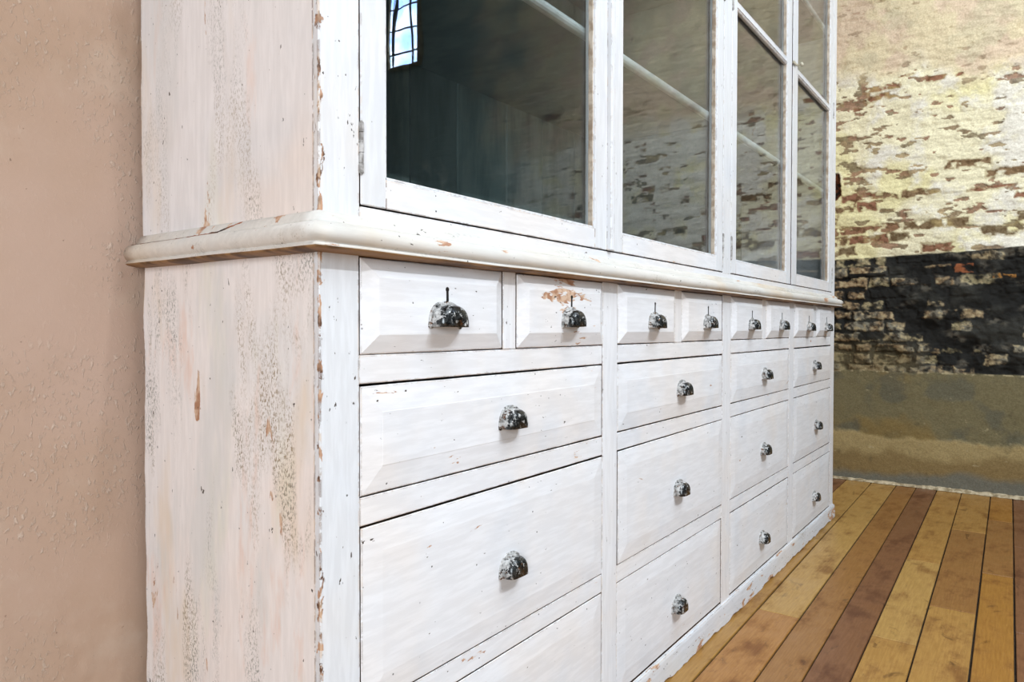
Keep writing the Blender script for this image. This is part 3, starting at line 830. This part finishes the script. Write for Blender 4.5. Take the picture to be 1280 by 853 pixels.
# ------------------------------------------------------------------ glazed doors
MZ = (1.8385, 1.8615)           # glazing bar between the two panes
def door(x0, x1, lw, rw, hinge_left, astragal=None, knob=None):
    """frame of stiles and rails with a reveal, putty, a glazing bar, two panes, hinges"""
    d = bpy.data.objects.new('door', None); COL.objects.link(d); d.parent = cab
    yf, yb = YF, YF+TH
    gl, gr = x0+lw, x1-rw
    gb, gt = 1.0795, DT-0.055
    bm = bmesh.new()
    box(bm, x0, gl, yf, yb, DB, DT, 0.0014); box(bm, gr, x1, yf, yb, DB, DT, 0.0014)
    nf = len(bm.faces)
    box(bm, gl-0.0004, gr+0.0004, yf+0.0003, yb, DB, gb, 0.0010, mat=2); box(bm, gl-0.0004, gr+0.0004, yf+0.0003, yb, gt, DT, 0.0010, mat=2)
    bm.faces.ensure_lookup_table()
    for f in bm.faces[nf:]: f.material_index = 2
    bm.normal_update()
    for f in bm.faces:
        c = f.calc_center_median()
        if abs(f.normal.y) < 0.3 and c.y > yf+0.003 and (c.x < x0+0.002 or c.x > x1-0.002 or c.z < DB+0.002): f.material_index = 1
    fr = part('door_frame', bm, [M['door'], M['dark_inside'], M['front']], d)
    # stuck bead round each opening
    bm = bmesh.new()
    for (z0, z1) in ((gb, MZ[0]), (MZ[1], gt)):
        t, q = 0.0045, 0.0035
        box(bm, gl, gl+t, yf+q, yf+0.013, z0, z1, 0.0012); box(bm, gr-0.002, gr, yf+q, yf+0.013, z0, z1, 0.0006)
        box(bm, gl, gr, yf+q, yf+0.013, z0, z0+t, 0.0012); box(bm, gl, gr, yf+q, yf+0.013, z1-t*0.5, z1, 0.0008)
    part('glazing_bead', bm, M['door'], d)
    for (z0, z1) in ((gb, MZ[0]), (MZ[1], gt)):
        bm = bmesh.new()
        box(bm, gr-0.0036, gr, yf+0.0042, yf+0.0148, z0+0.004, z1, 0.0008)
        bmesh.ops.subdivide_edges(bm, edges=[e for e in bm.edges if e.calc_length() > 0.3], cuts=50)
        wobble(bm, 0.0010, 45, 2)
        part('putty', bm, M['putty'], d, label='brown crumbling glazing putty')
    bm = bmesh.new()
    # glazing bar: moulded front, square tongue behind
    z0, z1 = MZ; zm = (z0+z1)/2
    prof = [(yf+0.0005, zm-0.0065), (yf+0.0005, zm+0.0065), (yf+0.0028, zm+0.0075), (yf+0.0030, z1-0.0012), (yf+0.0045, z1), (yf+0.0145, z1-0.001),
            (yf+0.0145, zm+0.004), (yb-0.001, zm+0.004), (yb-0.001, zm-0.004), (yf+0.0145, zm-0.004), (yf+0.0145, z0+0.001), (yf+0.0045, z0), (yf+0.0030, z0+0.0012), (yf+0.0028, zm-0.0075)]
    V = quad_grid(bm, [[(x, y, z) for y, z in prof] for x in (gl-0.001, gr+0.001)], close=True)
    for r in V: bm.faces.new(r)
    for f in bm.faces:
        if all(v.co.z < z0+0.0022 for v in f.verts) and len(f.verts) == 4: f.material_index = 1
    part('glazing_bar', bm, [M['door'], M['putty']], d)
    for (a, b) in ((gb, zm-0.0042), (zm+0.0042, gt)):
        bm = bmesh.new(); box(bm, gl-0.004, gr+0.004, yf+0.0152, yf+0.0178, a-0.003, b+0.0)
        g = part('glass_pane', bm, M['glass'], d, label='clear old window glass pane')
    if astragal:
        bm = bmesh.new()
        a, b = astragal
        pr = [(a, yf+0.001), (a, yf-0.008), (a+0.002, yf-0.010), (a+0.010, yf-0.011), (a+0.013, yf-0.0085), (a+0.0145, yf-0.006), (b-0.011, yf-0.006), (b-0.009, yf-0.0035), (b-0.002, yf-0.003), (b, yf-0.001), (b, yf+0.001)]
        V = quad_grid(bm, [[(x, y, z) for x, y in pr] for z in (DB+0.001, DT-0.001)], close=True)
        for r in V: bm.faces.new(r)
        part('astragal', bm, M['door'], d)
    hx = x0-0.0005 if hinge_left else x1+0.0005
    for hz in (1.0800, 1.82, 2.50):
        bm = bmesh.new()
        L = 0.068
        for k in range(5):
            tube(bm, (hx, yf-0.0015, hz+L*k/5+0.0005), (hx, yf-0.0015, hz+L*(k+1)/5-0.0005), 0.0030 if k % 2 else 0.0033, 10)
        tube(bm, (hx, yf-0.0015, hz-0.0015), (hx, yf-0.0015, hz+L+0.0015), 0.0019, 8)
        part('hinge', bm, M['hinge'], d, smooth=False, label='painted steel butt hinge knuckle')
    if knob:
        for kx, kz in knob:
            bm = bmesh.new()
            lathe(bm, (kx, yf+0.001, kz), (0, -1, 0), [(0, 0.0052), (0.003, 0.0052), (0.004, 0.0030), (0.010, 0.0028), (0.012, 0.0060), (0.015, 0.0082), (0.019, 0.0078), (0.022, 0.0045), (0.0228, 0.001)], 14)
            part('knob', bm, M['latch'], d, smooth=True, label='small ivory painted knob')
    return d
door(0.6515, 1.3355, 0.0465, 0.0525, True)
door(1.3380, 2.0350, 0.0685, 0.0520, False, astragal=(1.3360, 1.3665))
door(2.1080, 2.7650, 0.0450, 0.0600, True)
door(2.7790, 3.4545, 0.0700, 0.0620, False, knob=[(2.840, MZ[1]+0.012)])
# little turn-button that keeps the far pair shut
bm = bmesh.new()
lathe(bm, (2.771, YF+0.004, MZ[1]+0.002), (0, -1, 0), [(0, 0.004), (0.006, 0.004), (0.0075, 0.0065), (0.0105, 0.0060), (0.012, 0.0025)], 12)
box(bm, 2.764, 2.808, YF-0.0075, YF-0.0035, MZ[1]-0.003, MZ[1]+0.007, 0.0012)
part('turn_button', bm, M['latch'], label='small ivory painted turn button')

# ------------------------------------------------------------------ light
def lamp(kind, name, loc, target, energy, color, **kw):
    l = bpy.data.lights.new(name, kind); l.energy = energy; l.color = color
    for k, v in kw.items(): setattr(l, k, v)
    o = bpy.data.objects.new(name, l); COL.objects.link(o)
    o.location = loc
    o.rotation_euler = (Vector(target)-Vector(loc)).to_track_quat('-Z', 'Y').to_euler()
    return o
lamp('SPOT', 'ceiling_spotlight', (1.75, -1.95, 3.30), (2.1, 0.7, 0.9), 200, (0.88, 0.94, 1.0), spot_size=math.radians(150), spot_blend=0.5, shadow_soft_size=0.03)
lamp('SPOT', 'ceiling_spotlight', (0.78, -1.95, 3.30), (0.7, 0.7, 0.9), 80, (0.92, 0.96, 1.0), spot_size=math.radians(110), spot_blend=0.8, shadow_soft_size=0.06)
lamp('SPOT', 'wall_spotlight', (2.7, -1.5, 3.6), (4.48, 0.15, 1.95), 200, (1.0, 0.98, 0.93), spot_size=math.radians(62), spot_blend=0.9, shadow_soft_size=0.06)
lamp('AREA', 'left_fill', (-2.95, -1.5, 1.45), (0.5, 0.9, 0.8), 230, (0.88, 0.94, 1.0), size=2.0)  # added soft fill from the left; that wall has no window
lamp('AREA', 'ceiling_fill', (1.3, -2.0, 4.22), (1.3, -2.0, 0.0), 190, (0.82, 0.91, 1.0), size=3.4)  # added overhead fill panel

w = bpy.data.worlds.new('world'); scene.world = w; w.use_nodes = True
w.node_tree.nodes['Background'].inputs[0].default_value = (0.8, 0.85, 1, 1)
w.node_tree.nodes['Background'].inputs[1].default_value = 0.05

# ------------------------------------------------------------------ camera
cd = bpy.data.cameras.new('camera'); cam = bpy.data.objects.new('camera', cd); COL.objects.link(cam)
yaw, pitch, roll = 0.6269, -0.0185, 0.001
f = Vector((math.cos(yaw)*math.cos(pitch), math.sin(yaw)*math.cos(pitch), math.sin(pitch)))
r = Vector((math.sin(yaw), -math.cos(yaw), 0)); u = r.cross(f)
r2 = r*math.cos(roll) + u*math.sin(roll); u2 = -r*math.sin(roll) + u*math.cos(roll)
m = Matrix((( r2.x, u2.x, -f.x, 0), (r2.y, u2.y, -f.y, 0), (r2.z, u2.z, -f.z, CAM_H), (0, 0, 0, 1)))
cam.matrix_world = m
cd.sensor_width = 36.0; cd.lens = 890/1280*36; cd.clip_start = 0.02
scene.camera = cam

vs = scene.view_settings
scene.display_settings.display_device = 'sRGB'
vs.view_transform = 'Standard'; vs.look = 'None'; vs.gamma = 1.0; vs.use_curve_mapping = False
vs.exposure = 0.0
